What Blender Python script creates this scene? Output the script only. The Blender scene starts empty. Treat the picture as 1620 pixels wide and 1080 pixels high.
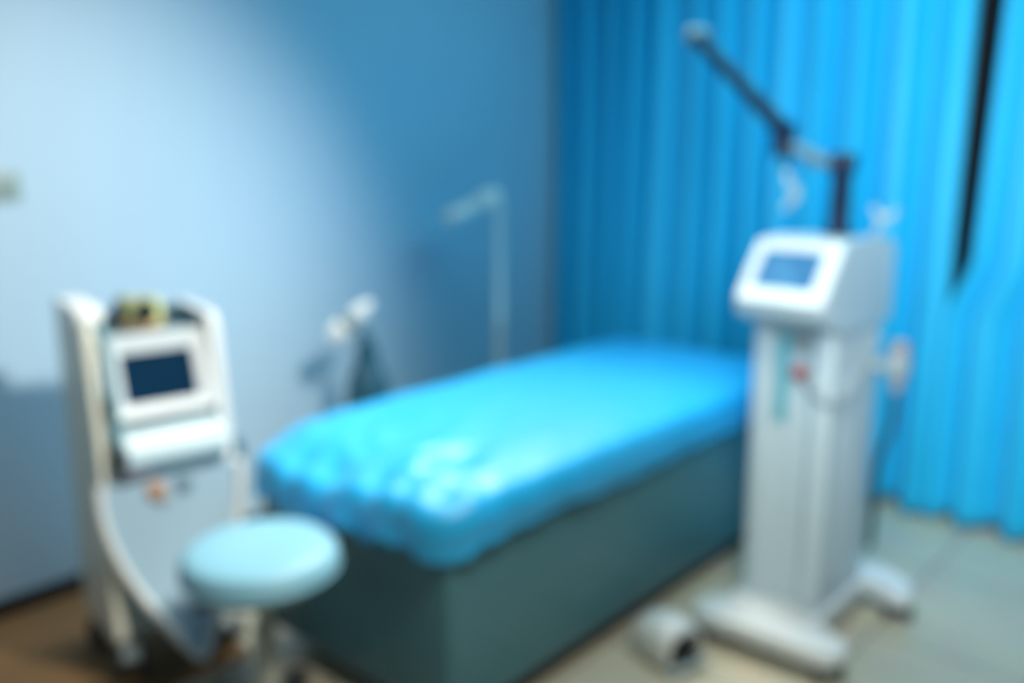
import bpy, bmesh, math, random
from mathutils import Vector, Matrix, noise

random.seed(4)
PI = math.pi
C = bpy.context.scene.collection

# ------------------------------------------------------------------ helpers
def lin(r, g, b):
    f = lambda c: (c / 255 / 12.92) if c / 255 <= 0.04045 else ((c / 255 + 0.055) / 1.055) ** 2.4
    return (f(r), f(g), f(b), 1.0)

def mat(name, col, rough=0.5, metal=0.0, var=0.06, scale=12.0, bump=0.0, bscale=80.0, spec=0.5,
        coat=0.0, transl=0.0, sheen=0.0):
    m = bpy.data.materials.new(name); m.use_nodes = True
    nt = m.node_tree; N = nt.nodes; L = nt.links
    p = N['Principled BSDF']
    tc = N.new('ShaderNodeTexCoord'); nz = N.new('ShaderNodeTexNoise')
    nz.inputs['Scale'].default_value = scale; nz.inputs['Detail'].default_value = 3
    L.new(tc.outputs['Object'], nz.inputs['Vector'])
    mx = N.new('ShaderNodeMix'); mx.data_type = 'RGBA'
    a = [max(0.0, c * (1 - var)) for c in col[:3]] + [1]; b = [min(1.0, c * (1 + var)) for c in col[:3]] + [1]
    mx.inputs['A'].default_value = a; mx.inputs['B'].default_value = b
    L.new(nz.outputs['Fac'], mx.inputs['Factor']); L.new(mx.outputs['Result'], p.inputs['Base Color'])
    p.inputs['Roughness'].default_value = rough; p.inputs['Metallic'].default_value = metal
    p.inputs['Specular IOR Level'].default_value = spec
    p.inputs['Coat Weight'].default_value = coat; p.inputs['Sheen Weight'].default_value = sheen
    if bump:
        n2 = N.new('ShaderNodeTexNoise'); n2.inputs['Scale'].default_value = bscale
        L.new(tc.outputs['Object'], n2.inputs['Vector'])
        bp = N.new('ShaderNodeBump'); bp.inputs['Strength'].default_value = bump; bp.inputs['Distance'].default_value = 0.004
        L.new(n2.outputs['Fac'], bp.inputs['Height']); L.new(bp.outputs['Normal'], p.inputs['Normal'])
    if transl:
        t = N.new('ShaderNodeBsdfTranslucent'); L.new(mx.outputs['Result'], t.inputs['Color'])
        ms = N.new('ShaderNodeMixShader'); ms.inputs[0].default_value = transl
        L.new(p.outputs[0], ms.inputs[1]); L.new(t.outputs[0], ms.inputs[2])
        L.new(ms.outputs[0], N['Material Output'].inputs['Surface'])
    return m

def obj(name, bm, m, parent=None, angle=0.7, flat=False):
    bmesh.ops.recalc_face_normals(bm, faces=bm.faces[:])
    me = bpy.data.meshes.new(name); bm.to_mesh(me); bm.free()
    if not flat:
        me.shade_smooth(); me.set_sharp_from_angle(angle=angle)
    if m: me.materials.append(m)
    o = bpy.data.objects.new(name, me); C.objects.link(o)
    if parent: o.parent = parent
    return o

def tag(o, label, cat, group=None):
    o['label'] = label; o['category'] = cat
    if group: o['group'] = group
    return o

def thing(name, label, cat, loc=(0, 0, 0), rotz=0.0, group=None):
    o = bpy.data.objects.new(name, None); C.objects.link(o)
    o.empty_display_size = 0.1
    o.location = loc; o.rotation_euler = (0, 0, rotz)
    return tag(o, label, cat, group)

def struct(name, bm, m, **k):
    o = obj(name, bm, m, **k); o['kind'] = 'structure'; return o

def box(bm, lo, hi, bevel=0.0, seg=3, M=None):
    b = bmesh.new()
    bmesh.ops.create_cube(b, size=1)
    for v in b.verts:
        v.co = Vector([lo[i] + (v.co[i] + 0.5) * (hi[i] - lo[i]) for i in range(3)])
    if bevel:
        bmesh.ops.bevel(b, geom=b.edges[:], offset=bevel, segments=seg, profile=0.5, affect='EDGES', clamp_overlap=True)
    if M is not None: b.transform(M)
    merge(bm, b)

def merge(bm, b):
    me = bpy.data.meshes.new('tmp'); b.to_mesh(me); b.free(); bm.from_mesh(me); bpy.data.meshes.remove(me)

def round_poly(pts, r, n=5):
    out = []; k = len(pts)
    for i, p in enumerate(pts):
        p = Vector(p); a = Vector(pts[i - 1]); c = Vector(pts[(i + 1) % k])
        ri = r[i] if isinstance(r, (list, tuple)) else r
        if ri <= 0: out.append(p); continue
        da = (a - p); dc = (c - p)
        t = min(ri, da.length * 0.45, dc.length * 0.45)
        s = p + da.normalized() * t; e = p + dc.normalized() * t
        for j in range(n + 1):
            q = j / n
            out.append((1 - q) ** 2 * s + 2 * q * (1 - q) * p + q * q * e)
    return out

def prism(bm, pts, lo, hi, axis='z', bevel=0.0, seg=3):
    b = bmesh.new()
    def P(p, h):
        return {'z': (p[0], p[1], h), 'y': (p[0], h, p[1]), 'x': (h, p[0], p[1])}[axis]
    v0 = [b.verts.new(P(p, lo)) for p in pts]; v1 = [b.verts.new(P(p, hi)) for p in pts]
    n = len(pts)
    f0 = b.faces.new(v0); f1 = b.faces.new(v1[::-1])
    for i in range(n): b.faces.new((v0[i], v0[(i + 1) % n], v1[(i + 1) % n], v1[i]))
    if bevel:
        es = set(f0.edges) | set(f1.edges)
        bmesh.ops.bevel(b, geom=list(es), offset=bevel, segments=seg, profile=0.5, affect='EDGES', clamp_overlap=True)
    merge(bm, b)

def smooth_path(pts, n=8):
    P = [Vector(p) for p in pts]
    if len(P) < 3: return P
    out = []
    for i in range(len(P) - 1):
        a = P[max(0, i - 1)]; b = P[i]; c = P[i + 1]; d = P[min(len(P) - 1, i + 2)]
        for j in range(n):
            t = j / n
            out.append(0.5 * ((2 * b) + (c - a) * t + (2 * a - 5 * b + 4 * c - d) * t * t + (3 * b - a - 3 * c + d) * t ** 3))
    out.append(P[-1]); return out

def tube(bm, pts, r, n=14, smooth=0):
    P = smooth_path(pts, smooth) if smooth else [Vector(p) for p in pts]
    K = len(P)
    rr = r if isinstance(r, (list, tuple)) else None
    def rad(i):
        if rr is None: return r
        q = i / (K - 1) * (len(rr) - 1); a = int(min(q, len(rr) - 2)); return rr[a] + (rr[a + 1] - rr[a]) * (q - a)
    up = None; rings = []
    for i in range(K):
        t = (P[min(i + 1, K - 1)] - P[max(i - 1, 0)]).normalized()
        if up is None:
            up = t.orthogonal().normalized()
        up = (up - t * up.dot(t)).normalized(); s = t.cross(up)
        rings.append([bm.verts.new(P[i] + (up * math.cos(2 * PI * k / n) + s * math.sin(2 * PI * k / n)) * rad(i)) for k in range(n)])
    for i in range(K - 1):
        for k in range(n):
            bm.faces.new((rings[i][k], rings[i][(k + 1) % n], rings[i + 1][(k + 1) % n], rings[i + 1][k]))
    bm.faces.new(rings[0][::-1]); bm.faces.new(rings[-1])

def lathe(bm, prof, n=32, M=None):
    b = bmesh.new(); rings = []
    for (r, z) in prof:
        if r < 1e-6: rings.append([b.verts.new((0, 0, z))])
        else: rings.append([b.verts.new((r * math.cos(2 * PI * k / n), r * math.sin(2 * PI * k / n), z)) for k in range(n)])
    for a, c in zip(rings, rings[1:]):
        for k in range(n):
            k2 = (k + 1) % n
            if len(a) == 1 and len(c) == 1: continue
            if len(a) == 1: b.faces.new((a[0], c[k2], c[k]))
            elif len(c) == 1: b.faces.new((a[k], a[k2], c[0]))
            else: b.faces.new((a[k], a[k2], c[k2], c[k]))
    if len(rings[0]) > 1: b.faces.new(rings[0][::-1])
    if len(rings[-1]) > 1: b.faces.new(rings[-1])
    if M is not None: b.transform(M)
    merge(bm, b)

def along(a, b):
    """matrix that carries the z axis onto the segment a -> b, origin at a"""
    a = Vector(a); d = Vector(b) - a
    return Matrix.Translation(a) @ d.to_track_quat('Z', 'Y').to_matrix().to_4x4()

B = bmesh.new

# ---------------------------------------------------------------- materials
M_wall = mat('wall_paint', (0.42, 0.61, 0.76, 1), 0.55, var=0.02, scale=3, bump=0.05, bscale=160)
M_backwall = mat('back_wall_paint', (0.30, 0.52, 0.62, 1), 0.6, var=0.03)
M_black = mat('black_skirting', (0.012, 0.012, 0.014, 1), 0.4)
M_curt = mat('blue_curtain_cloth', (0.006, 0.47, 0.78, 1), 0.55, var=0.05, scale=6, bump=0.12, bscale=300, sheen=0.1, transl=0.05)
M_sheet = mat('blue_nonwoven_sheet', (0.004, 0.41, 0.80, 1), 0.5, var=0.05, scale=9, bump=0.1, bscale=140, spec=0.45, sheen=0.03, coat=0.6)
M_sheet.node_tree.nodes['Principled BSDF'].inputs['Coat Roughness'].default_value = 0.45
M_vinyl = mat('grey_green_vinyl', (0.06, 0.19, 0.23, 1), 0.42, var=0.06, bump=0.08, bscale=220)
M_matt = mat('dark_grey_mattress_vinyl', (0.10, 0.15, 0.16, 1), 0.45)
M_plinth = mat('black_plinth', (0.015, 0.014, 0.012, 1), 0.6)
M_white = mat('white_plastic', (0.70, 0.74, 0.74, 1), 0.35, var=0.03, coat=0.15)
M_offwhite = mat('grey_white_plastic', (0.49, 0.60, 0.64, 1), 0.4, var=0.03)
M_grey = mat('mid_grey_plastic', (0.30, 0.36, 0.38, 1), 0.45, var=0.04)
M_dark = mat('dark_rubber', (0.02, 0.025, 0.03, 1), 0.5, var=0.1)
M_navy = mat('dark_navy_anodised', (0.008, 0.022, 0.055, 1), 0.4, metal=0.0, spec=0.35)
M_silver = mat('brushed_silver', (0.55, 0.58, 0.6, 1), 0.35, metal=0.8, var=0.05)
M_screen_off = mat('dark_blue_screen', (0.001, 0.022, 0.055, 1), 0.7, var=0.1, spec=0.05)
M_teal = mat('teal_panel', (0.10, 0.42, 0.50, 1), 0.4)
M_red = mat('red_knob', (0.42, 0.03, 0.03, 1), 0.4)
M_orange = mat('tan_button', (0.45, 0.27, 0.18, 1), 0.5)
M_seat = mat('pale_blue_seat_vinyl', (0.23, 0.49, 0.62, 1), 0.45, var=0.03, bump=0.06, bscale=200)
M_cream = mat('cream_metal', (0.42, 0.45, 0.38, 1), 0.4)
M_yel = mat('yellow_green_plastic', (0.58, 0.64, 0.30, 1), 0.35, var=0.08)
M_amber = mat('amber_edge', (0.45, 0.22, 0.06, 1), 0.4)
M_slate = mat('slate_blue_metal', (0.14, 0.22, 0.27, 1), 0.4)
M_lens = mat('dark_lens', (0.02, 0.03, 0.03, 1), 0.2)
M_tealdark = mat('dark_teal_plastic', (0.015, 0.09, 0.14, 1), 0.4)
M_pale = mat('pale_lamp_plastic', (0.82, 0.86, 0.84, 1), 0.4, var=0.03)
M_switch = mat('grey_green_switch', (0.30, 0.42, 0.42, 1), 0.4)
M_night = mat('night_window_pane', (0.003, 0.005, 0.009, 1), 0.35, var=0.0, spec=0.2)
M_frame = mat('dark_window_frame', (0.01, 0.012, 0.018, 1), 0.6, spec=0.2)

def lit_screen():
    m = bpy.data.materials.new('lit_touch_screen'); m.use_nodes = True
    nt = m.node_tree; N = nt.nodes; L = nt.links; p = N['Principled BSDF']
    tc = N.new('ShaderNodeTexCoord'); nz = N.new('ShaderNodeTexNoise'); nz.inputs['Scale'].default_value = 9
    L.new(tc.outputs['Object'], nz.inputs['Vector'])
    cr = N.new('ShaderNodeValToRGB')
    cr.color_ramp.elements[0].color = lin(15, 110, 180); cr.color_ramp.elements[0].position = 0.3
    cr.color_ramp.elements[1].color = lin(75, 175, 225); cr.color_ramp.elements[1].position = 0.75
    L.new(nz.outputs['Fac'], cr.inputs[0])
    p.inputs['Base Color'].default_value = (0.02, 0.03, 0.04, 1); p.inputs['Roughness'].default_value = 0.5; p.inputs['Specular IOR Level'].default_value = 0.2
    L.new(cr.outputs[0], p.inputs['Emission Color']); p.inputs['Emission Strength'].default_value = 1.05
    return m
M_lit = lit_screen()

def floor_mat():
    m = bpy.data.materials.new('beige_floor_tiles'); m.use_nodes = True
    nt = m.node_tree; N = nt.nodes; L = nt.links; p = N['Principled BSDF']
    tc = N.new('ShaderNodeTexCoord'); mp = N.new('ShaderNodeMapping')
    mp.inputs['Location'].default_value = (0.32, 0.18, 0)
    L.new(tc.outputs['Object'], mp.inputs['Vector'])
    br = N.new('ShaderNodeTexBrick'); br.offset = 0.0
    br.inputs['Scale'].default_value = 1.0; br.inputs['Brick Width'].default_value = 0.6; br.inputs['Row Height'].default_value = 0.6
    br.inputs['Mortar Size'].default_value = 0.004
    br.inputs['Color1'].default_value = (0.64, 0.58, 0.44, 1); br.inputs['Color2'].default_value = (0.60, 0.55, 0.42, 1)
    br.inputs['Mortar'].default_value = (0.16, 0.15, 0.13, 1)
    L.new(mp.outputs[0], br.inputs['Vector'])
    nz = N.new('ShaderNodeTexNoise'); nz.inputs['Scale'].default_value = 7; nz.inputs['Detail'].default_value = 5
    L.new(tc.outputs['Object'], nz.inputs['Vector'])
    mx = N.new('ShaderNodeMix'); mx.data_type = 'RGBA'; mx.blend_type = 'MULTIPLY'; mx.inputs['Factor'].default_value = 0.25
    L.new(br.outputs['Color'], mx.inputs['A']); L.new(nz.outputs['Color'], mx.inputs['B'])
    L.new(mx.outputs['Result'], p.inputs['Base Color']); p.inputs['Roughness'].default_value = 0.38
    return m
M_floor = floor_mat()

# ------------------------------------------------------------------ setting
WX, WY = -3.14, 4.08            # left wall plane, back wall plane
bm = B(); box(bm, (WX - 0.1, -1.4, -0.1), (1.9, WY + 0.1, 0)); struct('floor', bm, M_floor, flat=True)
bm = B(); box(bm, (WX - 0.1, -1.4, 0), (WX, WY + 0.1, 2.75)); struct('wall_left', bm, M_wall, flat=True)
# the back wall has a window opening behind the curtains
wx0, wx1, wz0, wz1 = -2.2, 0.9, 0.85, 2.4
bm = B()
box(bm, (WX, WY, 0), (1.9, WY + 0.1, wz0)); box(bm, (WX, WY, wz1), (1.9, WY + 0.1, 2.75))
box(bm, (WX, WY, wz0), (wx0, WY + 0.1, wz1)); box(bm, (wx1, WY, wz0), (1.9, WY + 0.1, wz1))
struct('wall_back', bm, M_backwall, flat=True)
w = thing('window_1', 'dark night window hidden behind the blue curtains', 'window', ((wx0 + wx1) / 2, WY, wz0))
w['kind'] = 'structure'
hw = (wx1 - wx0) / 2; hh = wz1 - wz0
bm = B()
for lo, hi in (((-hw, 0, 0), (hw, 0.06, 0.05)), ((-hw, 0, hh - 0.05), (hw, 0.06, hh)), ((-hw, 0, 0), (-hw + 0.05, 0.06, hh)), ((hw - 0.05, 0, 0), (hw, 0.06, hh)), ((-0.5, 0, 0), (-0.45, 0.06, hh))):
    box(bm, lo, hi, 0.004)
obj('window_frame', bm, M_frame, w)
bm = B(); box(bm, (-hw, 0.062, 0), (hw, 0.07, hh)); obj('pane', bm, M_night, w)
bm = B(); box(bm, (WX, -1.4, 0), (WX + 0.012, WY, 0.065), 0.003); struct('baseboard_left', bm, M_black)
bm = B(); box(bm, (WX + 0.012, WY - 0.012, 0), (1.9, WY, 0.065), 0.003); struct('baseboard_back', bm, M_black)

# ------------------------------------------------------------------ curtains
def curtain(name, label, x0, x1, seed, edge_right=None, edge_left=None, yb=3.93, amp=0.065):
    rnd = random.Random(seed)
    # irregular folds: a running phase with random wave lengths
    nx = int((x1 - x0) / 0.011); nz = 44
    folds = []; s = 0.0
    while s < x1 - x0 + 0.5:
        wl = rnd.uniform(0.12, 0.22); folds.append((s, wl, rnd.uniform(0.6, 1.15), rnd.uniform(-0.25, 0.25))); s += wl
    def wave(s, z):
        for (a, wl, k, sk) in folds:
            if a <= s < a + wl:
                t = (s - a) / wl; t = t + sk * t * (1 - t) * (1.2 - z / 2.6)
                return k * (-math.cos(2 * PI * t)) + 0.18 * math.sin(4 * PI * t + 3 * z * 0.4)
        return 0
    zt, zb = 2.68, 0.02
    bm = B(); V = []
    for j in range(nz + 1):
        z = zt + (zb - zt) * j / nz
        row = []
        xl = edge_left(z) if edge_left else x0; xr = edge_right(z) if edge_right else x1
        for i in range(nx + 1):
            u = i / nx; s = u * (x1 - x0)
            x = xl + (xr - xl) * u + 0.010 * math.sin(7 * s + 1.7 * z) * math.sin(PI * u)
            a = amp * (0.75 + 0.35 * (1 - z / 2.68))
            if edge_left: a *= min(1.0, 0.25 + u * 9)
            y = yb + a * wave(s, z) + 0.012 * noise.noise(Vector((x * 2, z * 0.9, seed)))
            row.append(bm.verts.new((x, y, z + (0.012 * wave(s, z) if j == nz else 0))))
        V.append(row)
    for j in range(nz):
        for i in range(nx):
            bm.faces.new((V[j][i], V[j][i + 1], V[j + 1][i + 1], V[j + 1][i]))
    o = obj(name, bm, M_curt, angle=3.0)
    md = o.modifiers.new('thickness', 'SOLIDIFY'); md.thickness = 0.003
    return tag(o, label, 'curtain', 'blue pleated curtains over the back wall')

gap_l = lambda z: -1.105 + 0.0 * z
gap_r = lambda z: -1.10 + (0.082 + 0.03 * max(0.0, min(1.0, (z - 1.0) / 1.2))) * max(0.0, min(1.0, (z - 0.88) / 0.20))
curtain('curtain', 'wide blue pleated curtain behind the bed, reaching from the corner to the black slit', -3.09, -1.095, 3)
curtain('curtain.001', 'blue pleated curtain on the far side of the black slit, beyond the laser machine', -1.1, 1.7, 8, edge_left=gap_r, yb=3.90)

# ------------------------------------------------------------- treatment bed
BX0, BX1, BY0, BY1 = -2.348, -1.498, 1.46, 3.41
bcx, bcy = (BX0 + BX1) / 2, (BY0 + BY1) / 2
bed = thing('treatment_bed', 'long grey-green upholstered treatment bed under the bright blue sheet', 'bed', (bcx, bcy, 0))
hx, hy = (BX1 - BX0) / 2, (BY1 - BY0) / 2
bm = B(); box(bm, (-hx + 0.10, -hy + 0.12, 0), (hx - 0.06, hy - 0.08, 0.075), 0.004); obj('plinth', bm, M_plinth, bed)
bm = B(); box(bm, (-hx + 0.02, -hy + 0.025, 0.07), (hx - 0.016, hy - 0.045, 0.575), 0.025, 4)
b_ = obj('base', bm, M_vinyl, bed)
bm = B()
tube(bm, [(-hx + 0.03, -hy + 0.024, 0.10), (hx - 0.03, -hy + 0.024, 0.10)], 0.004, 8)
tube(bm, [(hx - 0.0155, -hy + 0.05, 0.10), (hx - 0.0155, hy - 0.07, 0.10)], 0.004, 8)
obj('piping', bm, M_matt, b_)
bm = B(); box(bm, (-hx + 0.03, -hy + 0.20, 0.57), (hx - 0.03, hy - 0.03, 0.632), 0.025, 6); obj('mattress', bm, M_matt, bed)

def sheet():
    bm = B(); top = 0.698; fr = 0.05; Rc = 0.05
    ax, ay = hx + 0.004 - fr, hy + 0.004 - fr
    nx, ny = 74, 150
    def rr(x, y):
        dx = abs(x) - (ax - Rc); dy = abs(y) - (ay - Rc)
        if dx > 0 and dy > 0:
            L = math.hypot(dx, dy); m = max(dx, dy); k = m / L
            return math.copysign(ax - Rc + dx * k, x), math.copysign(ay - Rc + dy * k, y)
        return x, y
    def normal(x, y):
        dx = abs(x) - (ax - Rc); dy = abs(y) - (ay - Rc)
        if dx > -1e-6 and dy > -1e-6:
            v = Vector((math.copysign(max(dx, 0), x), math.copysign(max(dy, 0), y), 0))
            if v.length > 1e-5: return v.normalized()
        return Vector((math.copysign(1, x), 0, 0)) if abs(dx - Rc) < abs(dy - Rc) else Vector((0, math.copysign(1, y), 0))
    def rid(v):            # ridged noise, 0..1
        return 1 - abs(noise.noise(v)) * 2
    def wr(x, y):
        h = 0.004 * noise.noise(Vector((x * 5, y * 4, 1))) + 0.003 * noise.noise(Vector((x * 14, y * 9, 5)))
        foot = max(0.0, 1 - (y + ay) / 0.42)
        cx = 0.5 + 0.5 * max(0.0, (0.30 - (x + ax)) / 0.3) if x < 0 else 0.65
        h += foot ** 1.2 * (0.056 * cx * (rid(Vector((x * 4.3 + 0.35 * y, y * 3.1, 7.3))) - 0.66) + 0.022 * (rid(Vector((x * 9 + y * 4, y * 6 - x * 2, 3.1))) - 0.7))
        # a soft rolled edge at the foot
        lf = max(0.0, min(1.0, (ax - 0.10 - x) / 0.35))
        h -= (0.022 + 0.030 * lf) * max(0.0, 1 - (y + ay) / (0.12 + 0.16 * lf)) ** 2
        # crease running in from the near corner
        d = (x - ax) * 0.55 + (y + ay) * 0.84
        h += 0.012 * math.exp(-((x - ax + 0.16 + 0.45 * (y + ay)) / 0.028) ** 2) * math.exp(-(y + ay) / 0.28)
        # long side sags a little towards its edge
        h -= 0.016 * max(0.0, 1 - (ax - x) / 0.16) ** 2
        return h
    G = []
    for j in range(ny + 1):
        row = []
        for i in range(nx + 1):
            x = -ax + 2 * ax * i / nx; y = -ay + 2 * ay * j / ny
            x, y = rr(x, y)
            row.append(bm.verts.new((x, y, top + wr(x, y))))
        G.append(row)
    for j in range(ny):
        for i in range(nx):
            bm.faces.new((G[j][i], G[j][i + 1], G[j + 1][i + 1], G[j + 1][i]))
    loop = G[0][:] + [G[j][nx] for j in range(1, ny + 1)] + [G[ny][i] for i in range(nx - 1, -1, -1)] + [G[j][0] for j in range(ny - 1, 0, -1)]
    K = len(loop); prev = loop; s = 0.0; S = []
    for k in range(K):
        S.append(s); s += (loop[(k + 1) % K].co - loop[k].co).length
    NF, ND = 5, 12
    for q in range(1, NF + ND + 1):
        ring = []
        for k, v in enumerate(loop):
            p = v.co; n = normal(p.x, p.y)
            foot = max(0.0, min(1.0, (-n.y + 0.2)))
            corner = 1.0 if abs(n.x) > 0.1 and abs(n.y) > 0.1 else 0.0
            sv = Vector((p.x * 1.0 + p.y, p.y, 0))
            if q <= NF:
                a = q / NF * PI / 2
                out = fr * math.sin(a); dn = fr * (1 - math.cos(a)); t = 0
            else:
                t = (q - NF) / ND
                out = fr; dn = fr + t * (0.082 + 0.02 * noise.noise(Vector((S[k] * 2.2, 0, 2))) + 0.012 * noise.noise(Vector((S[k] * 7, 0, 9))) + 0.006 * corner)
            amp = (0.010 + 0.014 * foot) * (0.25 + 0.75 * t)
            w_ = amp * (noise.noise(Vector((S[k] * (7 + 4 * foot), dn * 5, 4))) + 0.5 * noise.noise(Vector((S[k] * 19, dn * 9, 8))))
            # lengthwise gathered fold along the long sides
            w_ += (0.011 * math.sin(t * 2 * PI * 0.95 + 0.6 * math.sin(S[k] * 3)) - 0.005) * (1 - foot) * min(1, t * 5)
            w_ = max(w_, -0.010) + 0.004 * t
            zz = p.z - dn + (0.010 * foot * noise.noise(Vector((S[k] * 6, 1, 1))) if q <= NF else 0.010 * foot * noise.noise(Vector((S[k] * 6, 1, 1))) * (1 - t))
            co = Vector((p.x, p.y, 0)) + n * (out + w_ + 0.010); co.z = zz
            ring.append(bm.verts.new(co))
        for k in range(K):
            bm.faces.new((prev[k], prev[(k + 1) % K], ring[(k + 1) % K], ring[k]))
        prev = ring
    o = obj('bed_sheet', bm, M_sheet, angle=3.0)
    o.location = (bcx, bcy, 0)
    md = o.modifiers.new('thickness', 'SOLIDIFY'); md.thickness = 0.002; md.offset = 1
    return tag(o, 'bright blue crinkled disposable sheet fitted over the top of the bed', 'bed sheet')
sheet()

# ------------------------------------------------------------------- casters
def caster(parent, x, y, r=0.035, hood=None, ang=0.0, z_top=None):
    M = Matrix.Translation((x, y, 0)) @ Matrix.Rotation(ang, 4, 'Z')
    zt = z_top or 2 * r + 0.03
    b = B()
    pts = [(-r * 1.15, r * 1.0), (-r * 0.95, r * 1.75), (-r * 0.2, r * 2.2), (r * 0.6, r * 2.2), (r * 0.75, r * 1.4), (r * 0.15, r * 0.95)]
    prism(b, round_poly(pts, 0.008), -0.024, 0.024, 'y', 0.004, 2)
    tube(b, [(0.3 * r, 0, r * 2.1), (0.3 * r, 0, zt)], 0.009, 12)
    b.transform(M)
    c = obj('caster', b, hood or M_dark, parent)
    for s in (-1, 1):
        b = B()
        lathe(b, [(0.0, -0.008), (r * 0.55, -0.009), (r * 0.9, -0.008), (r, -0.004), (r, 0.004), (r * 0.9, 0.008), (r * 0.55, 0.009), (0, 0.008)], 24,
              Matrix.Translation((0, s * 0.034, r)) @ Matrix.Rotation(PI / 2, 4, 'X'))
        b.transform(M); obj('wheel', b, M_dark, c)
    return c

# -------------------------------------------------------------- laser machine
LX, LY = -1.155, 2.60
las = thing('laser_machine', 'tall white laser tower on wheels with tilted lit screen and dark jointed arm', 'medical machine', (LX, LY, 0))
L = lambda x, y, z: (x - LX, y - LY, z)
# wheeled base: plate with a front and a rear cross bar
bm = B()
prism(bm, round_poly([(-0.15, -0.02), (0.15, -0.02), (0.15, 0.46), (-0.15, 0.46)], 0.03), 0.062, 0.105, 'z', 0.012)
prism(bm, round_poly([(-0.205, -0.19), (-0.15, -0.205), (0.245, -0.195), (0.285, -0.15), (0.27, -0.09), (0.16, -0.02), (-0.16, -0.02), (-0.20, -0.09)], 0.03), 0.058, 0.104, 'z', 0.014)
prism(bm, round_poly([(-0.16, 0.36), (0.16, 0.36), (0.29, 0.30), (0.315, 0.36), (0.25, 0.45), (0.15, 0.50), (-0.15, 0.50), (-0.24, 0.45), (-0.28, 0.36), (-0.26, 0.30)], 0.03), 0.058, 0.108, 'z', 0.014)
obj('base', bm, M_white, las)
for x, y, a in ((-0.165, -0.14, 0.4), (0.235, -0.14, -0.9), (-0.235, 0.37, 0.3), (0.265, 0.36, 2.2)):
    caster(las, x, y, 0.028, M_dark, a, 0.066)
# column with two rounded front pillars and a recessed panel
hwid = 0.13
pts = [(-hwid, 0.0), (-0.075, 0.0), (-0.062, 0.03), (0.055, 0.03), (0.070, 0.0), (hwid, 0.0), (hwid, 0.40), (-hwid, 0.40)]
rd = [0.03, 0.022, 0.008, 0.008, 0.022, 0.034, 0.05, 0.05]
bm = B(); prism(bm, round_poly(pts, rd, 6), 0.10, 1.02, 'z', 0.006)
col = obj('column', bm, M_offwhite, las)
bm = B(); box(bm, (-0.058, 0.022, 0.70), (-0.02, 0.034, 0.985), 0.004); obj('side_strip', bm, M_teal, las)['label'] = 'teal strip down the front'
bm = B(); box(bm, (-0.015, 0.018, 0.93), (0.052, 0.034, 0.985), 0.004)
for k in range(5): box(bm, (-0.010, 0.014, 0.938 + k * 0.009), (0.047, 0.02, 0.942 + k * 0.009))
obj('vent', bm, M_grey, las)
bm = B()
prism(bm, round_poly([(0.08, 0.14), (0.34, 0.14), (0.34, 0.86), (0.08, 0.86)], 0.02), hwid - 0.002, hwid + 0.003, 'x', 0.002)
obj('side_panel', bm, M_offwhite, las)
# head housing: profile in depth and height, extruded across
prof = [(0.02, 1.005), (-0.125, 1.05), (-0.15, 1.095), (-0.005, 1.262), (0.10, 1.275), (0.40, 1.255), (0.405, 1.0), (0.02, 1.0)]
bm = B(); prism(bm, round_poly(prof, [0.01, 0.02, 0.015, 0.02, 0.04, 0.05, 0.01, 0.0], 6), -0.122, 0.143, 'x', 0.012, 4)
head = obj('head_housing', bm, M_offwhite, las)
# tilted bezel and screen on the front slope
a0 = Vector((0, -0.142, 1.100)); a1 = Vector((0, -0.010, 1.258)); up = (a1 - a0).normalized(); nrm = Vector((0, -up.z, up.y))
hgt = (a1 - a0).length
FM = Matrix(((1, 0, 0, 0.012), (0, up.y, nrm.y, (a0.y + a1.y) / 2), (0, up.z, nrm.z, (a0.z + a1.z) / 2), (0, 0, 0, 1)))
def framed(bm, w_, h_, iw, ih, t0, t1, M, off=(0, 0), r=0.02):
    """a rounded frame with a rounded opening, in the xy plane, thickness t0..t1"""
    o = round_poly([(-w_, -h_), (w_, -h_), (w_, h_), (-w_, h_)], r, 6)
    i = [Vector((p[0] + off[0], p[1] + off[1])) for p in round_poly([(-iw, -ih), (iw, -ih), (iw, ih), (-iw, ih)], 0.008, 6)]
    b = bmesh.new(); n = len(o)
    def ring(P, z): return [b.verts.new((p[0], p[1], z)) for p in P]
    o0, o1, i0, i1 = ring(o, t0), ring(o, t1), ring(i, t0), ring(i, t1)
    om = ring([(p[0] * 0.975, p[1] * 0.975) for p in o], t1 + 0.006)
    for k in range(n):
        k2 = (k + 1) % n
        b.faces.new((o0[k], o0[k2], o1[k2], o1[k])); b.faces.new((o1[k], o1[k2], om[k2], om[k]))
        b.faces.new((om[k], om[k2], i1[k2], i1[k])); b.faces.new((i1[k], i1[k2], i0[k2], i0[k]))
        b.faces.new((i0[k], i0[k2], o0[k2], o0[k]))
    b.transform(M); merge(bm, b)
bm = B(); framed(bm, 0.134, hgt / 2 + 0.008, 0.092, 0.066, -0.006, 0.008, FM, (-0.008, 0.008))
bez = obj('screen_bezel', bm, M_white, las)
bm = B(); box(bm, (-0.102, -0.060, -0.004), (0.086, 0.076, 0.004), 0.002, 1, FM); obj('screen', bm, M_lit, bez)['label'] = 'lit blue touch screen'
# emergency stop
bm = B(); lathe(bm, [(0.024, 0), (0.024, 0.010), (0.012, 0.012), (0.012, 0.022)], 24, Matrix.Translation((0.022, 0.032, 0.872)) @ Matrix.Rotation(PI / 2, 4, 'X'))
st = obj('emergency_stop', bm, M_grey, las)
bm = B(); lathe(bm, [(0.012, 0.018), (0.021, 0.022), (0.022, 0.030), (0.016, 0.037), (0, 0.039)], 24, Matrix.Translation((0.022, 0.032, 0.872)) @ Matrix.Rotation(PI / 2, 4, 'X'))
obj('red_button', bm, M_red, st)
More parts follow.
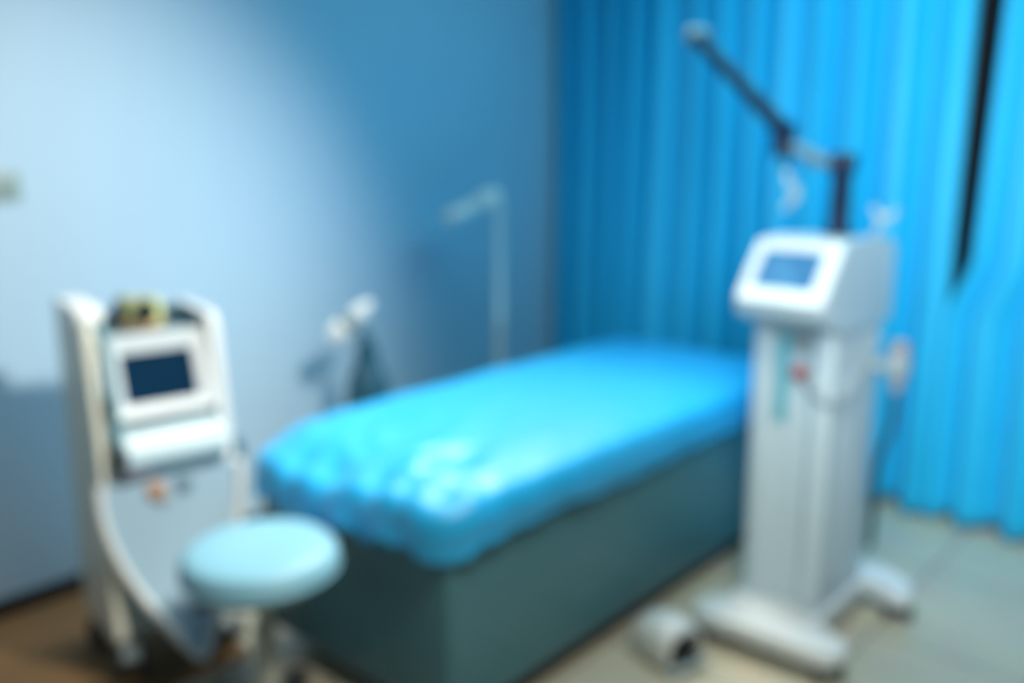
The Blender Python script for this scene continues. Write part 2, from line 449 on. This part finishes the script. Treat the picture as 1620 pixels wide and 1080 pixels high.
# articulated arm
AY = 2.80
bm = B(); lathe(bm, [(0.045, 0), (0.045, 0.02), (0.034, 0.03), (0.030, 0.19), (0.034, 0.195), (0.034, 0.215), (0.026, 0.22)], 28, Matrix.Translation(L(-1.122, AY, 1.262)))
obj('arm_post', bm, M_navy, las)
bm = B()
lathe(bm, [(0.036, 0), (0.040, 0.006), (0.040, 0.05), (0.034, 0.058), (0, 0.058)], 28, Matrix.Translation(L(-1.122, AY, 1.462)))
obj('arm_post_cap', bm, M_navy, las)
bm = B()
tube(bm, [L(-1.150, AY, 1.485), L(-1.215, AY, 1.505), L(-1.285, AY, 1.540)], [0.022, 0.019, 0.022], 18, 6)
tube(bm, [L(-1.20, AY, 1.50), L(-1.225, AY, 1.508)], 0.026, 18)
obj('arm_link', bm, M_slate, las)['label'] = 'grey arm link'
bm = B()
lathe(bm, [(0.024, -0.005), (0.030, 0.0), (0.032, 0.02), (0.032, 0.075), (0.027, 0.10), (0.0, 0.105)], 24, Matrix.Translation(L(-1.318, AY, 1.512)))
lathe(bm, [(0.026, -0.034), (0.030, -0.028), (0.030, 0.028), (0.026, 0.034)], 24, Matrix.Translation(L(-1.318, AY, 1.59)) @ Matrix.Rotation(PI / 2, 4, 'X'))
obj('arm_elbow', bm, M_navy, las)
tA, tB = Vector(L(-1.325, AY, 1.597)), Vector(L(-1.650, AY, 1.895))
bm = B(); lathe(bm, [(0.027, 0), (0.028, 0.13), (0.024, 0.14), (0.023, (tB - tA).length - 0.03), (0.023, (tB - tA).length - 0.025), (0.023, (tB - tA).length)], 24, along(tA, tB))
obj('arm_tube', bm, M_navy, las)
bm = B(); lathe(bm, [(0.022, -0.022), (0.026, -0.012), (0.027, 0.02), (0.022, 0.045), (0, 0.05)], 24, Matrix.Translation(L(-1.662, AY + 0.01, 1.900)) @ Matrix.Rotation(-PI / 2.2, 4, 'X') @ Matrix.Rotation(0.5, 4, 'Y'))
obj('arm_knuckle', bm, M_grey, las)
u = (tA - tB).normalized()
f0 = tB + Vector((0.02, 0.052, -0.02)); f1 = f0 + u * 0.40
bm = B(); tube(bm, [f0, f1], 0.0125, 16); obj('folded_arm_tube', bm, M_navy, las)
e0 = Vector(L(-1.325, AY + 0.045, 1.53))
bm = B(); tube(bm, [f1, f1 + u * 0.03, e0, e0 + Vector((0.0, 0, -0.07))], 0.012, 14, 6); obj('arm_wrist', bm, M_tealdark, las)
bm = B(); tube(bm, [e0 + Vector((0.0, 0, -0.06)), e0 + Vector((0.012, 0, -0.10)), e0 + Vector((0.04, -0.01, -0.135)), e0 + Vector((0.03, -0.015, -0.165)), e0 + Vector((0.008, -0.02, -0.19))], [0.011, 0.013, 0.018, 0.014, 0.009], 16, 8)
obj('handpiece', bm, mat('pale_blue_handpiece', (0.36, 0.50, 0.56, 1), 0.4), las)['label'] = 'white handpiece hanging under the elbow'
# holder on the back right, handpiece rest and hoses
bm = B()
tube(bm, [L(-1.06, 2.90, 1.25), L(-1.04, 2.90, 1.285), L(-1.022, 2.90, 1.315)], 0.009, 12, 5)
tube(bm, [L(-1.058, 2.90, 1.355), L(-1.024, 2.90, 1.318), L(-0.985, 2.90, 1.35)], [0.009, 0.014, 0.009], 12, 5)
obj('arm_rest', bm, mat('pale_blue_grey_plastic', (0.36, 0.46, 0.50, 1), 0.45), las)['label'] = 'pale forked arm rest at the back of the head'
bm = B()
box(bm, (hwid - 0.002, 0.30, 0.84), (hwid + 0.05, 0.36, 0.875), 0.008)
lathe(bm, [(0.030, 0), (0.034, 0.01), (0.034, 0.06), (0.030, 0.07)], 20, Matrix.Translation((hwid + 0.075, 0.33, 0.83)))
ho = obj('hose_holder', bm, M_grey, las)
bm = B(); lathe(bm, [(0.016, -0.06), (0.022, -0.02), (0.024, 0.05), (0.030, 0.075), (0.026, 0.10), (0, 0.105)], 18, Matrix.Translation((hwid + 0.075, 0.33, 0.84)))
obj('spare_handpiece', bm, mat('mauve_grey_plastic', (0.30, 0.27, 0.28, 1), 0.5), ho)
bm = B(); tube(bm, [(hwid + 0.075, 0.33, 0.79), (hwid + 0.07, 0.335, 0.66), (hwid + 0.035, 0.34, 0.52), (hwid + 0.03, 0.35, 0.36), (hwid + 0.02, 0.37, 0.22)], 0.011, 12, 8)
obj('hose', bm, M_dark, las)
bm = B(); tube(bm, [(hwid + 0.001, 0.32, 0.97), (hwid + 0.016, 0.24, 0.90), (hwid + 0.018, 0.14, 0.835), (hwid + 0.02, 0.03, 0.80), (hwid - 0.02, -0.012, 0.80), (0.075, -0.008, 0.835), (0.03, 0.02, 0.86)], 0.007, 12, 8)
obj('cable', bm, M_grey, las)['label'] = 'grey cable looping round the side'

# ---------------------------------------------------------------- foot switch
fs = thing('foot_switch', 'hooded white foot switch on the floor in front of the laser base', 'foot pedal', (-1.332, 2.240, 0), -0.25)
fs.scale = (0.92, 0.92, 0.92)
bm = B()
prism(bm, round_poly([(-0.115, 0.012), (0.105, 0.012), (0.105, 0.028), (-0.115, 0.028)], 0.004), -0.078, 0.078, 'y', 0.005)
obj('base', bm, M_offwhite, fs)
# hood: an arched shell open towards +x
def arch(ws, hs, n=14):
    return [(-ws, 0.0)] + [(-ws * math.cos(PI * k / n) * (1.0), hs * 0.45 + hs * 0.55 * math.sin(PI * k / n) ** 0.8) for k in range(n + 1)] + [(ws, 0.0)]
bm = B()
secs = [(-0.115, 0.070, 0.085), (-0.08, 0.078, 0.125), (-0.02, 0.082, 0.145), (0.04, 0.082, 0.140), (0.085, 0.078, 0.120)]
rings = [[bm.verts.new((x, p[0], 0.02 + p[1])) for p in arch(ws, hs)] for x, ws, hs in secs]
for a, c in zip(rings, rings[1:]):
    for k in range(len(a) - 1): bm.faces.new((a[k], a[k + 1], c[k + 1], c[k]))
bm.faces.new(rings[0])
o = obj('hood', bm, M_white, fs); md = o.modifiers.new('t', 'SOLIDIFY'); md.thickness = 0.008; md.offset = -1
bm = B(); box(bm, (-0.07, -0.058, 0.036), (0.088, 0.058, 0.052), 0.006, 2, Matrix.Translation((0, 0, 0.008)) @ Matrix.Rotation(0.12, 4, 'Y')); obj('pedal', bm, M_dark, fs)
bm = B(); tube(bm, [(-0.05, 0.07, 0.03), (-0.05, 0.11, 0.012), (-0.03, 0.17, 0.007), (0.03, 0.24, 0.007), (0.08, 0.32, 0.007)], 0.006, 10, 8)
obj('cord', bm, M_dark, fs)

# --------------------------------------------------------------- brown floor mat
bm = B(); prism(bm, round_poly([(-0.40, -0.75), (0.40, -0.75), (0.40, 0.37), (-0.40, 0.37)], 0.02), 0.0, 0.006, 'z', 0.002, 2)
mt = obj('floor_mat', bm, mat('brown_mat', (0.20, 0.115, 0.045, 1), 0.75, var=0.15, scale=30, bump=0.3, bscale=400)); mt.location = (-2.722, 1.05, 0)
tag(mt, 'brown floor mat under the white beauty machine beside the black skirting', 'mat')

# ------------------------------------------------------------------- skin-care cart
W, D = 0.378, 0.34
ang = math.radians(80); wv = Vector((math.cos(ang), math.sin(ang), 0)); fv = Vector((wv.y, -wv.x, 0))
FL = Vector((-2.431, 1.057, 0))
MZ = 0.006
cc = FL + wv * W / 2 - fv * D / 2
cart = thing('light_therapy_machine', 'white beauty machine on wheels with dark screen against the pale wall', 'medical machine', (cc.x, cc.y, MZ), ang - PI / 2)
F = D / 2
prof = [(-F, 0.13), (F - 0.03, 0.13), (F - 0.01, 0.30), (F - 0.008, 0.615), (F + 0.022, 0.645), (F + 0.018, 0.69), (F - 0.016, 0.750), (F - 0.070, 0.760), (F - 0.115, 1.0), (-F, 1.0)]
bm = B(); prism(bm, round_poly(prof, [0.02, 0.03, 0.05, 0.006, 0.012, 0.02, 0.02, 0.01, 0.02, 0.03], 5), -W / 2 + 0.028, W / 2 - 0.028, 'y', 0.006)
obj('body', bm, mat('pale_ice_plastic', (0.42, 0.56, 0.62, 1), 0.4, var=0.03), cart)
M_cartside_shade = mat('shade_tinted_side_plastic', (0.66, 0.69, 0.60, 1), 0.4, var=0.03)  # warm beige of the shaded left side, put into its colour
for s in (-1, 1):
    pr = [(-F - 0.005, 0.12), (F, 0.12), (F, 0.60), (F - 0.02, 0.80), (F - 0.055, 1.055), (-F - 0.005, 1.065)]
    bm = B(); y0, y1 = (-W / 2, -W / 2 + 0.032) if s < 0 else (W / 2 - 0.032, W / 2)
    prism(bm, round_poly(pr, [0.03, 0.04, 0.05, 0.05, 0.03, 0.03], 5), y0, y1, 'y', 0.009, 3)
    obj('side_panel', bm, M_cartside_shade if s < 0 else M_white, cart)
# tongue-shaped front panel that sweeps forward and down to a point
def tongue():
    rows = []
    K = 26
    for k in range(K + 1):
        t = k / K
        z = 0.615 - 0.505 * t
        hwd = 0.186 * (1 - max(0, (t - 0.10) / 0.90) ** 1.75) + 0.014
        off = 0.004 + 0.012 * t + 0.135 * t ** 2.6
        rows.append((z, hwd, off))
    return rows
rows = tongue()
bm = B(); V0 = []; n = 16
for z, hwd, off in rows:
    V0.append([bm.verts.new((F + off + 0.010 * (1 - (2 * i / n - 1) ** 2) , hwd * (2 * i / n - 1), z)) for i in range(n + 1)])
VB = [[bm.verts.new((min(v.co.x - 0.02, F - 0.012) if False else v.co.x - 0.026, v.co.y, v.co.z - 0.004)) for v in r] for r in V0]
for j in range(len(rows) - 1):
    for i in range(n):
        bm.faces.new((V0[j][i], V0[j][i + 1], V0[j + 1][i + 1], V0[j + 1][i]))
        bm.faces.new((VB[j][i], VB[j + 1][i], VB[j + 1][i + 1], VB[j][i + 1]))
    bm.faces.new((V0[j][0], V0[j + 1][0], VB[j + 1][0], VB[j][0])); bm.faces.new((V0[j][n], VB[j][n], VB[j + 1][n], V0[j + 1][n]))
for i in range(n):
    bm.faces.new((V0[0][i], VB[0][i], VB[0][i + 1], V0[0][i + 1])); bm.faces.new((V0[-1][i], V0[-1][i + 1], VB[-1][i + 1], VB[-1][i]))
tg = obj('front_panel', bm, mat('ice_blue_panel', (0.34, 0.50, 0.62, 1), 0.38, var=0.03), cart)
bm = B()
path = [(F + off + 0.004, -hwd, z) for z, hwd, off in rows] + [(F + rows[-1][2] + 0.012, 0, rows[-1][0] - 0.008)] + [(F + off + 0.004, hwd, z) for z, hwd, off in rows[::-1]]
tube(bm, path, 0.013, 12); obj('rim', bm, M_white, tg)['label'] = 'raised white rim of the front panel'
# controls on the panel
bm = B(); box(bm, (F + 0.004, -0.145, 0.636), (F + 0.026, 0.160, 0.662), 0.006); obj('drawer_slot', bm, M_tealdark, cart)
bm = B(); box(bm, (F + 0.012, -0.145, 0.628), (F + 0.030, -0.06, 0.652), 0.006); obj('slot_handle', bm, mat('dull_mauve_plastic', (0.13, 0.12, 0.16, 1), 0.5), cart)
for y, z, r, m in ((-0.050, 0.578, 0.024, M_orange), (-0.028, 0.548, 0.012, M_grey), (0.028, 0.580, 0.020, mat('blue_grey_button', (0.12, 0.20, 0.26, 1), 0.4))):
    bm = B(); lathe(bm, [(r * 1.2, 0), (r * 1.2, 0.005), (r, 0.008), (r * 0.95, 0.016), (0, 0.017)], 24, Matrix.Translation((F + 0.012, y, z)) @ Matrix.Rotation(PI / 2, 4, 'Y'))
    obj('button', bm, m, cart)
# screen
a0 = Vector((F - 0.035, 0, 0.778)); a1 = Vector((F - 0.105, 0, 1.013)); up = (a1 - a0).normalized(); nr = Vector((up.z, 0, -up.x)); mid = (a0 + a1) / 2; yy = Vector((0, 1, 0))
SM = Matrix(((yy.x, up.x, nr.x, mid.x), (yy.y, up.y, nr.y, mid.y), (yy.z, up.z, nr.z, mid.z), (0, 0, 0, 1)))
bm = B(); framed(bm, 0.160, 0.120, 0.103, 0.073, -0.012, 0.012, SM, (0.008, -0.008)); box(bm, (-0.155, -0.115, -0.02), (0.155, 0.115, -0.004), 0.006, 2, SM)
sb = obj('screen_bezel', bm, mat('pale_bezel_plastic', (0.56, 0.63, 0.66, 1), 0.4, var=0.03), cart)
bm = B(); box(bm, (-0.102, -0.086, -0.006), (0.118, 0.070, 0.003), 0.002, 1, SM); obj('screen', bm, M_screen_off, sb)['label'] = 'dark blue screen'
# tray on top
bm = B()
box(bm, (-F + 0.01, -0.165, 0.998), (F - 0.13, 0.165, 1.012), 0.004)
for lo, hi in (((-F + 0.01, -0.165, 1.0), (-F + 0.02, 0.165, 1.045)), ((-F + 0.01, -0.165, 1.0), (F - 0.13, -0.155, 1.045)), ((-F + 0.01, 0.155, 1.0), (F - 0.13, 0.165, 1.045))):
    box(bm, lo, hi, 0.003)
obj('top_tray', bm, mat('teal_grey_tray', (0.05, 0.13, 0.17, 1), 0.45), cart)
# parked handpieces, one each side, and their hoses
def handpiece(y, z, s, hx_=F - 0.11):
    b = B(); box(b, (hx_ - 0.035, min(y, y - s * 0.03), z - 0.05), (hx_ + 0.035, max(y, y - s * 0.03), z - 0.02), 0.006)
    h = obj('handpiece_holder', b, M_grey, cart)
    return h
bm = B()
bx_ = round_poly([(-F + 0.015, 1.058), (F - 0.065, 1.05), (F - 0.07, 1.098), (-F + 0.05, 1.108), (-F + 0.018, 1.095)], 0.02, 5)
prism(bm, bx_, -W / 2 - 0.006, -W / 2 + 0.062, 'y', 0.014, 4)
obj('handpiece', bm, M_pale, cart)['label'] = 'white handpiece parked on top of the side panel'
bm = B(); box(bm, (F - 0.09, -W / 2 + 0.030, 0.80), (F - 0.005, -W / 2 + 0.066, 0.855), 0.010); obj('hose_clip', bm, M_tealdark, cart)
bm = B(); tube(bm, [(F + 0.006, -W / 2 + 0.046, 0.735), (F + 0.03, -W / 2 + 0.050, 0.700), (F + 0.03, -W / 2 + 0.046, 0.655)], [0.018, 0.020, 0.014], 14, 4); obj('hose_plug', bm, M_dark, cart)
bm = B(); tube(bm, [(F - 0.08, -W / 2 + 0.048, 1.052), (F - 0.028, -W / 2 + 0.050, 0.99), (F + 0.002, -W / 2 + 0.048, 0.90), (F + 0.010, -W / 2 + 0.048, 0.80), (F + 0.028, -W / 2 + 0.050, 0.72), (F + 0.024, -W / 2 + 0.044, 0.665), (F - 0.012, -W / 2 + 0.048, 0.64)], 0.013, 12, 8)
obj('hose', bm, mat('grey_teal_hose', (0.12, 0.26, 0.30, 1), 0.5), cart)
bm = B(); lathe(bm, [(0.012, -0.02), (0.024, -0.016), (0.027, 0), (0.027, 0.055), (0.020, 0.062), (0, 0.062)], 20, Matrix.Translation((F - 0.05, W / 2 + 0.022, 0.60)))
box(bm, (F - 0.075, W / 2 - 0.004, 0.605), (F - 0.025, W / 2 + 0.012, 0.635), 0.004)
obj('holder_cup', bm, M_tealdark, cart)
for x, y, a in ((-F + 0.04, -W / 2 + 0.045, 0.3), (F - 0.045, -W / 2 + 0.045, -0.2), (-F + 0.04, W / 2 - 0.045, 0.1), (F - 0.045, W / 2 - 0.045, 0.5)):
    caster(cart, x, y, 0.046, M_offwhite if x > 0 else M_dark, a, 0.135)

# goggles lying on the cart's tray
CM = Matrix.Translation((cc.x, cc.y, MZ)) @ Matrix.Rotation(ang - PI / 2, 4, 'Z')
gp = CM @ Vector((-0.035, 0.012, 1.013))
gog = thing('safety_goggles', 'yellow-green safety goggles with dark lens lying on top of the white machine', 'goggles', gp, ang - PI / 2 - 0.75)
gog.scale = (1.2, 1.2, 1.15)
bm = B()
# curved shield frame: an arched shell standing on its lower edge
n = 22; fr_o = []; 
for k in range(n + 1):
    t = -1 + 2 * k / n; th = t * 1.15
    x = 0.062 * math.cos(th) - 0.02; y = 0.066 * math.sin(th)
    hgh = 0.088 * (1 - 0.25 * t * t) - 0.012 * math.exp(-(t / 0.18) ** 2)
    low = 0.004 + 0.018 * math.exp(-(t / 0.16) ** 2)
    fr_o.append([bm.verts.new((x - 0.004 * abs(q - 0.5), y, low + (hgh - low) * q)) for q in (0, 0.12, 0.3, 0.5, 0.7, 0.88, 1.0)])
top_back = [bm.verts.new((-0.035 + 0.02 * math.cos(-1.15 + 2.3 * k / n), 0.055 * math.sin(-1.15 + 2.3 * k / n), 0.070)) for k in range(n + 1)]
for k in range(n):
    for q in range(6): bm.faces.new((fr_o[k][q], fr_o[k + 1][q], fr_o[k + 1][q + 1], fr_o[k][q + 1]))
    bm.faces.new((fr_o[k][6], fr_o[k + 1][6], top_back[k + 1], top_back[k]))
o = obj('frame', bm, M_yel, gog); md = o.modifiers.new('t', 'SOLIDIFY'); md.thickness = 0.004
for s in (-1, 1):
    bm = B()
    c = -s * 0.48 if False else s * 0.52
    lathe(bm, [(0.0, 0.006), (0.016, 0.005), (0.024, 0.002), (0.026, -0.002), (0.0, -0.002)], 24, Matrix.Translation((0.062 * math.cos(c) - 0.016, 0.066 * math.sin(c), 0.044)) @ Matrix.Rotation(c, 4, 'Z') @ Matrix.Rotation(PI / 2, 4, 'Y') @ Matrix.Diagonal((1.15, 1.0, 1, 1)))
    obj('lens', bm, M_lens, gog)
bm = B(); tube(bm, [(0.0, -0.060, 0.010), (0.035, -0.035, 0.006), (0.046, 0, 0.006), (0.035, 0.035, 0.006), (0.0, 0.060, 0.010)], 0.0055, 10, 6); obj('nose_seal', bm, M_amber, gog)
bm = B(); tube(bm, [(0.0, -0.060, 0.045), (-0.05, -0.055, 0.03), (-0.075, 0.0, 0.012), (-0.05, 0.055, 0.03), (0.0, 0.060, 0.045)], 0.005, 10, 6); obj('strap', bm, M_dark, gog)

# ---------------------------------------------------------------------- stool
SX, SY = -1.930, 1.222
stl = thing('rolling_stool', 'round pale blue padded stool in front of the bed foot', 'stool', (SX, SY, 0), 0.3)
stl.scale = (1, 1, 0.98)
bm = B(); lathe(bm, [(0.0, 0.470), (0.150, 0.470), (0.178, 0.474), (0.192, 0.484), (0.199, 0.500), (0.200, 0.520), (0.196, 0.538), (0.184, 0.551), (0.160, 0.558), (0.10, 0.563), (0.0, 0.565)], 56)
seat = obj('seat', bm, M_seat, stl)
bm = B(); lathe(bm, [(0.2005, 0.494), (0.203, 0.497), (0.203, 0.501), (0.2005, 0.504)], 56); obj('piping', bm, M_seat, seat)
bm = B(); lathe(bm, [(0.0, 0.452), (0.13, 0.452), (0.165, 0.458), (0.172, 0.471), (0.0, 0.471)], 48); obj('seat_pan', bm, M_matt, stl)
bm = B(); box(bm, (-0.07, -0.05, 0.425), (0.07, 0.05, 0.455), 0.01); obj('mechanism', bm, M_dark, stl)
bm = B(); tube(bm, [(0.0, -0.04, 0.435), (-0.07, -0.09, 0.425), (-0.12, -0.13, 0.405)], 0.007, 10, 5); obj('lever', bm, M_dark, stl)
bm = B(); lathe(bm, [(0.031, 0.10), (0.031, 0.33), (0.028, 0.335), (0.020, 0.34), (0.020, 0.43)], 28); obj('column', bm, M_cream, stl)['label'] = 'cream metal gas column'
bm = B(); lathe(bm, [(0.045, 0.075), (0.045, 0.11), (0.035, 0.125), (0.031, 0.13)], 28); obj('hub', bm, M_dark, stl)
for k in range(5):
    a = k * 2 * PI / 5 + 0.55
    R = Matrix.Rotation(a, 4, 'Z')
    bm = B(); pts = [(0.03, 0.108), (0.20, 0.082), (0.215, 0.068), (0.20, 0.062), (0.03, 0.078)]
    prism(bm, round_poly(pts, 0.006), -0.019, 0.019, 'y', 0.006, 2); bm.transform(R)
    lg = obj('leg', bm, M_dark, stl)
    bm = B(); lathe(bm, [(0.0, -0.02), (0.022, -0.019), (0.026, -0.012), (0.026, 0.012), (0.022, 0.019), (0, 0.02)], 20, R @ Matrix.Translation((0.195, 0, 0.026)) @ Matrix.Rotation(PI / 2, 4, 'X'))
    lathe(bm, [(0.007, 0), (0.007, 0.03)], 10, R @ Matrix.Translation((0.195, 0, 0.04)))
    obj('caster', bm, M_dark, lg)

# ------------------------------------------------------------- magnifier lamp
imgl = Vector((-0.751, -0.660, 0)); toc = Vector((0.660, -0.751, 0))     # along the picture, towards the room
MP = Vector((-2.75, 3.05, 0))
ml = thing('floor_lamp', 'slim white magnifier floor lamp standing between bed and wall near the corner', 'lamp', MP)
bm = B(); lathe(bm, [(0.0, 0.0), (0.15, 0.0), (0.155, 0.008), (0.15, 0.03), (0.06, 0.045), (0.025, 0.06), (0.018, 0.07), (0, 0.07)], 36); obj('base', bm, M_pale, ml)
bm = B(); lathe(bm, [(0.019, 0.06), (0.019, 0.75), (0.021, 0.755), (0.021, 0.785), (0.017, 0.79), (0.017, 1.27), (0.021, 1.275), (0.021, 1.295), (0.0, 1.297)], 24); obj('pole', bm, M_pale, ml)
jc = imgl * 0.055 + Vector((0, 0, 1.312))
bm = B()
MM = Matrix.Translation(jc) @ Matrix(((-imgl.x, toc.x, 0, 0), (-imgl.y, toc.y, 0, 0), (0, 0, 1, 0), (0, 0, 0, 1))) @ Matrix.Rotation(-0.45, 4, 'Y')
prism(bm, round_poly([(-0.070, -0.025), (0.055, -0.032), (0.072, 0.0), (0.05, 0.034), (-0.02, 0.040), (-0.065, 0.018)], 0.018, 5), -0.032, 0.032, 'y', 0.012, 3)
bm.transform(MM); obj('pivot_housing', bm, M_pale, ml)
hc = imgl * 0.185 + Vector((0, 0, 1.248))
bm = B(); tube(bm, [jc + imgl * 0.05 + Vector((0, 0, -0.015)), jc + imgl * 0.09 + Vector((0, 0, -0.038)), hc + imgl * -0.05 + Vector((0, 0, 0.018))], 0.020, 14, 5); obj('head_arm', bm, M_pale, ml)
HM = Matrix.Translation(hc) @ Matrix(((-imgl.x, toc.x, 0, 0), (-imgl.y, toc.y, 0, 0), (0, 0, 1, 0), (0, 0, 0, 1))) @ Matrix.Rotation(-0.38, 4, 'Y')
bm = B(); lathe(bm, [(0.042, -0.022), (0.062, -0.024), (0.071, -0.014), (0.072, 0.010), (0.062, 0.026), (0.046, 0.028), (0.042, 0.020), (0.042, -0.022)], 36, HM)
lh = obj('lamp_head', bm, M_pale, ml)
bm = B(); lathe(bm, [(0.0, -0.005), (0.025, -0.003), (0.043, 0.002), (0.025, 0.008), (0.0, 0.010)], 32, HM); obj('lens', bm, M_offwhite, lh)

# ------------------------------------------------------------- facial steamer
SP = Vector((-2.75, 2.27, 0))
fsx = thing('facial_steamer', 'dark-bodied facial steamer with white nozzle head behind the bed', 'steamer', SP)
bm = B(); lathe(bm, [(0, 0), (0.16, 0), (0.165, 0.012), (0.15, 0.03), (0.03, 0.05), (0, 0.05)], 32); obj('stand_base', bm, M_dark, fsx)
bm = B(); lathe(bm, [(0.018, 0.04), (0.018, 0.53)], 20); obj('pole', bm, M_silver, fsx)
bm = B(); lathe(bm, [(0.0, 0.52), (0.080, 0.52), (0.088, 0.54), (0.084, 0.60), (0.070, 0.66), (0.048, 0.71), (0.040, 0.745), (0.044, 0.755), (0.040, 0.77), (0, 0.775)], 36); obj('tank', bm, M_tealdark, fsx)
bm = B(); tube(bm, [(0, 0, 0.765), Vector((0, 0, 0.80)), imgl * 0.02 + Vector((0, 0, 0.838))], [0.030, 0.026, 0.024], 18, 5); obj('neck', bm, M_tealdark, fsx)
n0 = imgl * -0.022 + Vector((0, 0, 0.948)); n1 = imgl * 0.128 + Vector((0, 0, 0.812))
bm = B(); ln = (n1 - n0).length
lathe(bm, [(0.0, -0.004), (0.014, 0.0), (0.024, 0.02), (0.034, 0.06), (0.036, 0.085), (0.030, 0.10)], 28, along(n0, n1)); na = obj('nozzle_arm', bm, M_pale, fsx)
bm = B(); lathe(bm, [(0.028, 0.095), (0.030, 0.105), (0.030, 0.135), (0.028, 0.142)], 28, along(n0, n1)); obj('nozzle_collar', bm, mat('olive_grey_plastic', (0.17, 0.24, 0.22, 1), 0.5), na)
bm = B(); lathe(bm, [(0.030, 0.140), (0.040, 0.150), (0.043, 0.18), (0.036, 0.205), (0.022, 0.214), (0.018, 0.205), (0, 0.200)], 28, along(n0, n1)); obj('nozzle', bm, M_pale, na)

# ---------------------------------------------------------------- wall switch
sw = thing('light_switch', 'grey-green wall switch at the edge of the pale wall', 'switch', (WX, 1.158, 1.37))
bm = B(); box(bm, (0, -0.045, 0), (0.010, 0.043, 0.092), 0.004); obj('plate', bm, M_switch, sw)
bm = B(); box(bm, (0.008, -0.026, 0.02), (0.016, 0.024, 0.072), 0.003); obj('rocker', bm, mat('grey_rocker', (0.24, 0.34, 0.35, 1), 0.4), sw)

# -------------------------------------------------------------------- camera
cam = bpy.data.cameras.new('camera'); co = bpy.data.objects.new('camera', cam); C.objects.link(co)
f_px, pitch, hcam, yaw = 1456.8, 0.2097, 1.5427, 0.7205
cam.sensor_width = 36.0; cam.lens = f_px * 36.0 / 1620
co.location = (0, 0, hcam); co.rotation_euler = (PI / 2 - pitch, 0, yaw)
cam.clip_start = 0.05
cam.dof.use_dof = True
cam.dof.focus_distance = 0.45
cam.dof.aperture_fstop = cam.lens / 1000 / 0.0125
cam.dof.aperture_blades = 0
bpy.context.scene.camera = co

# -------------------------------------------------------------------- lights
def area(name, loc, target, sx, sy, power, col):
    l = bpy.data.lights.new(name, 'AREA'); l.shape = 'RECTANGLE'; l.size = sx; l.size_y = sy; l.energy = power; l.color = col
    o = bpy.data.objects.new(name, l); C.objects.link(o); o.location = loc
    o.rotation_euler = (Vector(target) - Vector(loc)).to_track_quat('-Z', 'Y').to_euler(); return o
def spot(name, loc, target, power, col, size, blend, r):
    l = bpy.data.lights.new(name, 'SPOT'); l.energy = power; l.color = col; l.spot_size = size; l.spot_blend = blend; l.shadow_soft_size = r
    o = bpy.data.objects.new(name, l); C.objects.link(o); o.location = loc
    o.rotation_euler = (Vector(target) - Vector(loc)).to_track_quat('-Z', 'Y').to_euler(); return o
spot('bed_downlight', (-2.35, 2.95, 2.68), (-1.85, 1.70, 0.5), 262, (1.0, 0.97, 0.90), math.radians(82), 1.0, 0.30)
spot('wall_downlight', (-0.45, 1.6, 2.62), (-3.14, 1.20, 0.80), 390, (1.0, 0.92, 0.81), math.radians(63), 1.0, 0.16)
spot('curtain_fill', (0.1, 0.9, 2.2), (-0.85, 3.9, 1.14), 520, (0.80, 0.93, 1.0), math.radians(58), 0.8, 0.7)  # added beam from the camera side to brighten the curtains
spot('front_downlight', (-0.5, 1.2, 2.7), (-1.05, 1.75, 0.0), 150, (1.0, 0.96, 0.80), math.radians(84), 0.8, 0.3)
area('blue_bounce_fill', (-1.35, 3.05, 2.68), (-1.9, 3.1, 0.6), 1.9, 1.0, 22, (0.16, 0.78, 1.0))  # added fill, imitates blue light bounced off the curtains

wd = bpy.data.worlds.new('world'); bpy.context.scene.world = wd; wd.use_nodes = True
bg = wd.node_tree.nodes['Background']; bg.inputs['Color'].default_value = (0.62, 0.76, 1.0, 1); bg.inputs['Strength'].default_value = 0.12

vs = bpy.context.scene.view_settings
vs.view_transform = 'Standard'; vs.look = 'None'; vs.gamma = 1.0; vs.exposure = 0.0; vs.use_curve_mapping = False
bpy.context.scene.cycles.max_bounces = 8
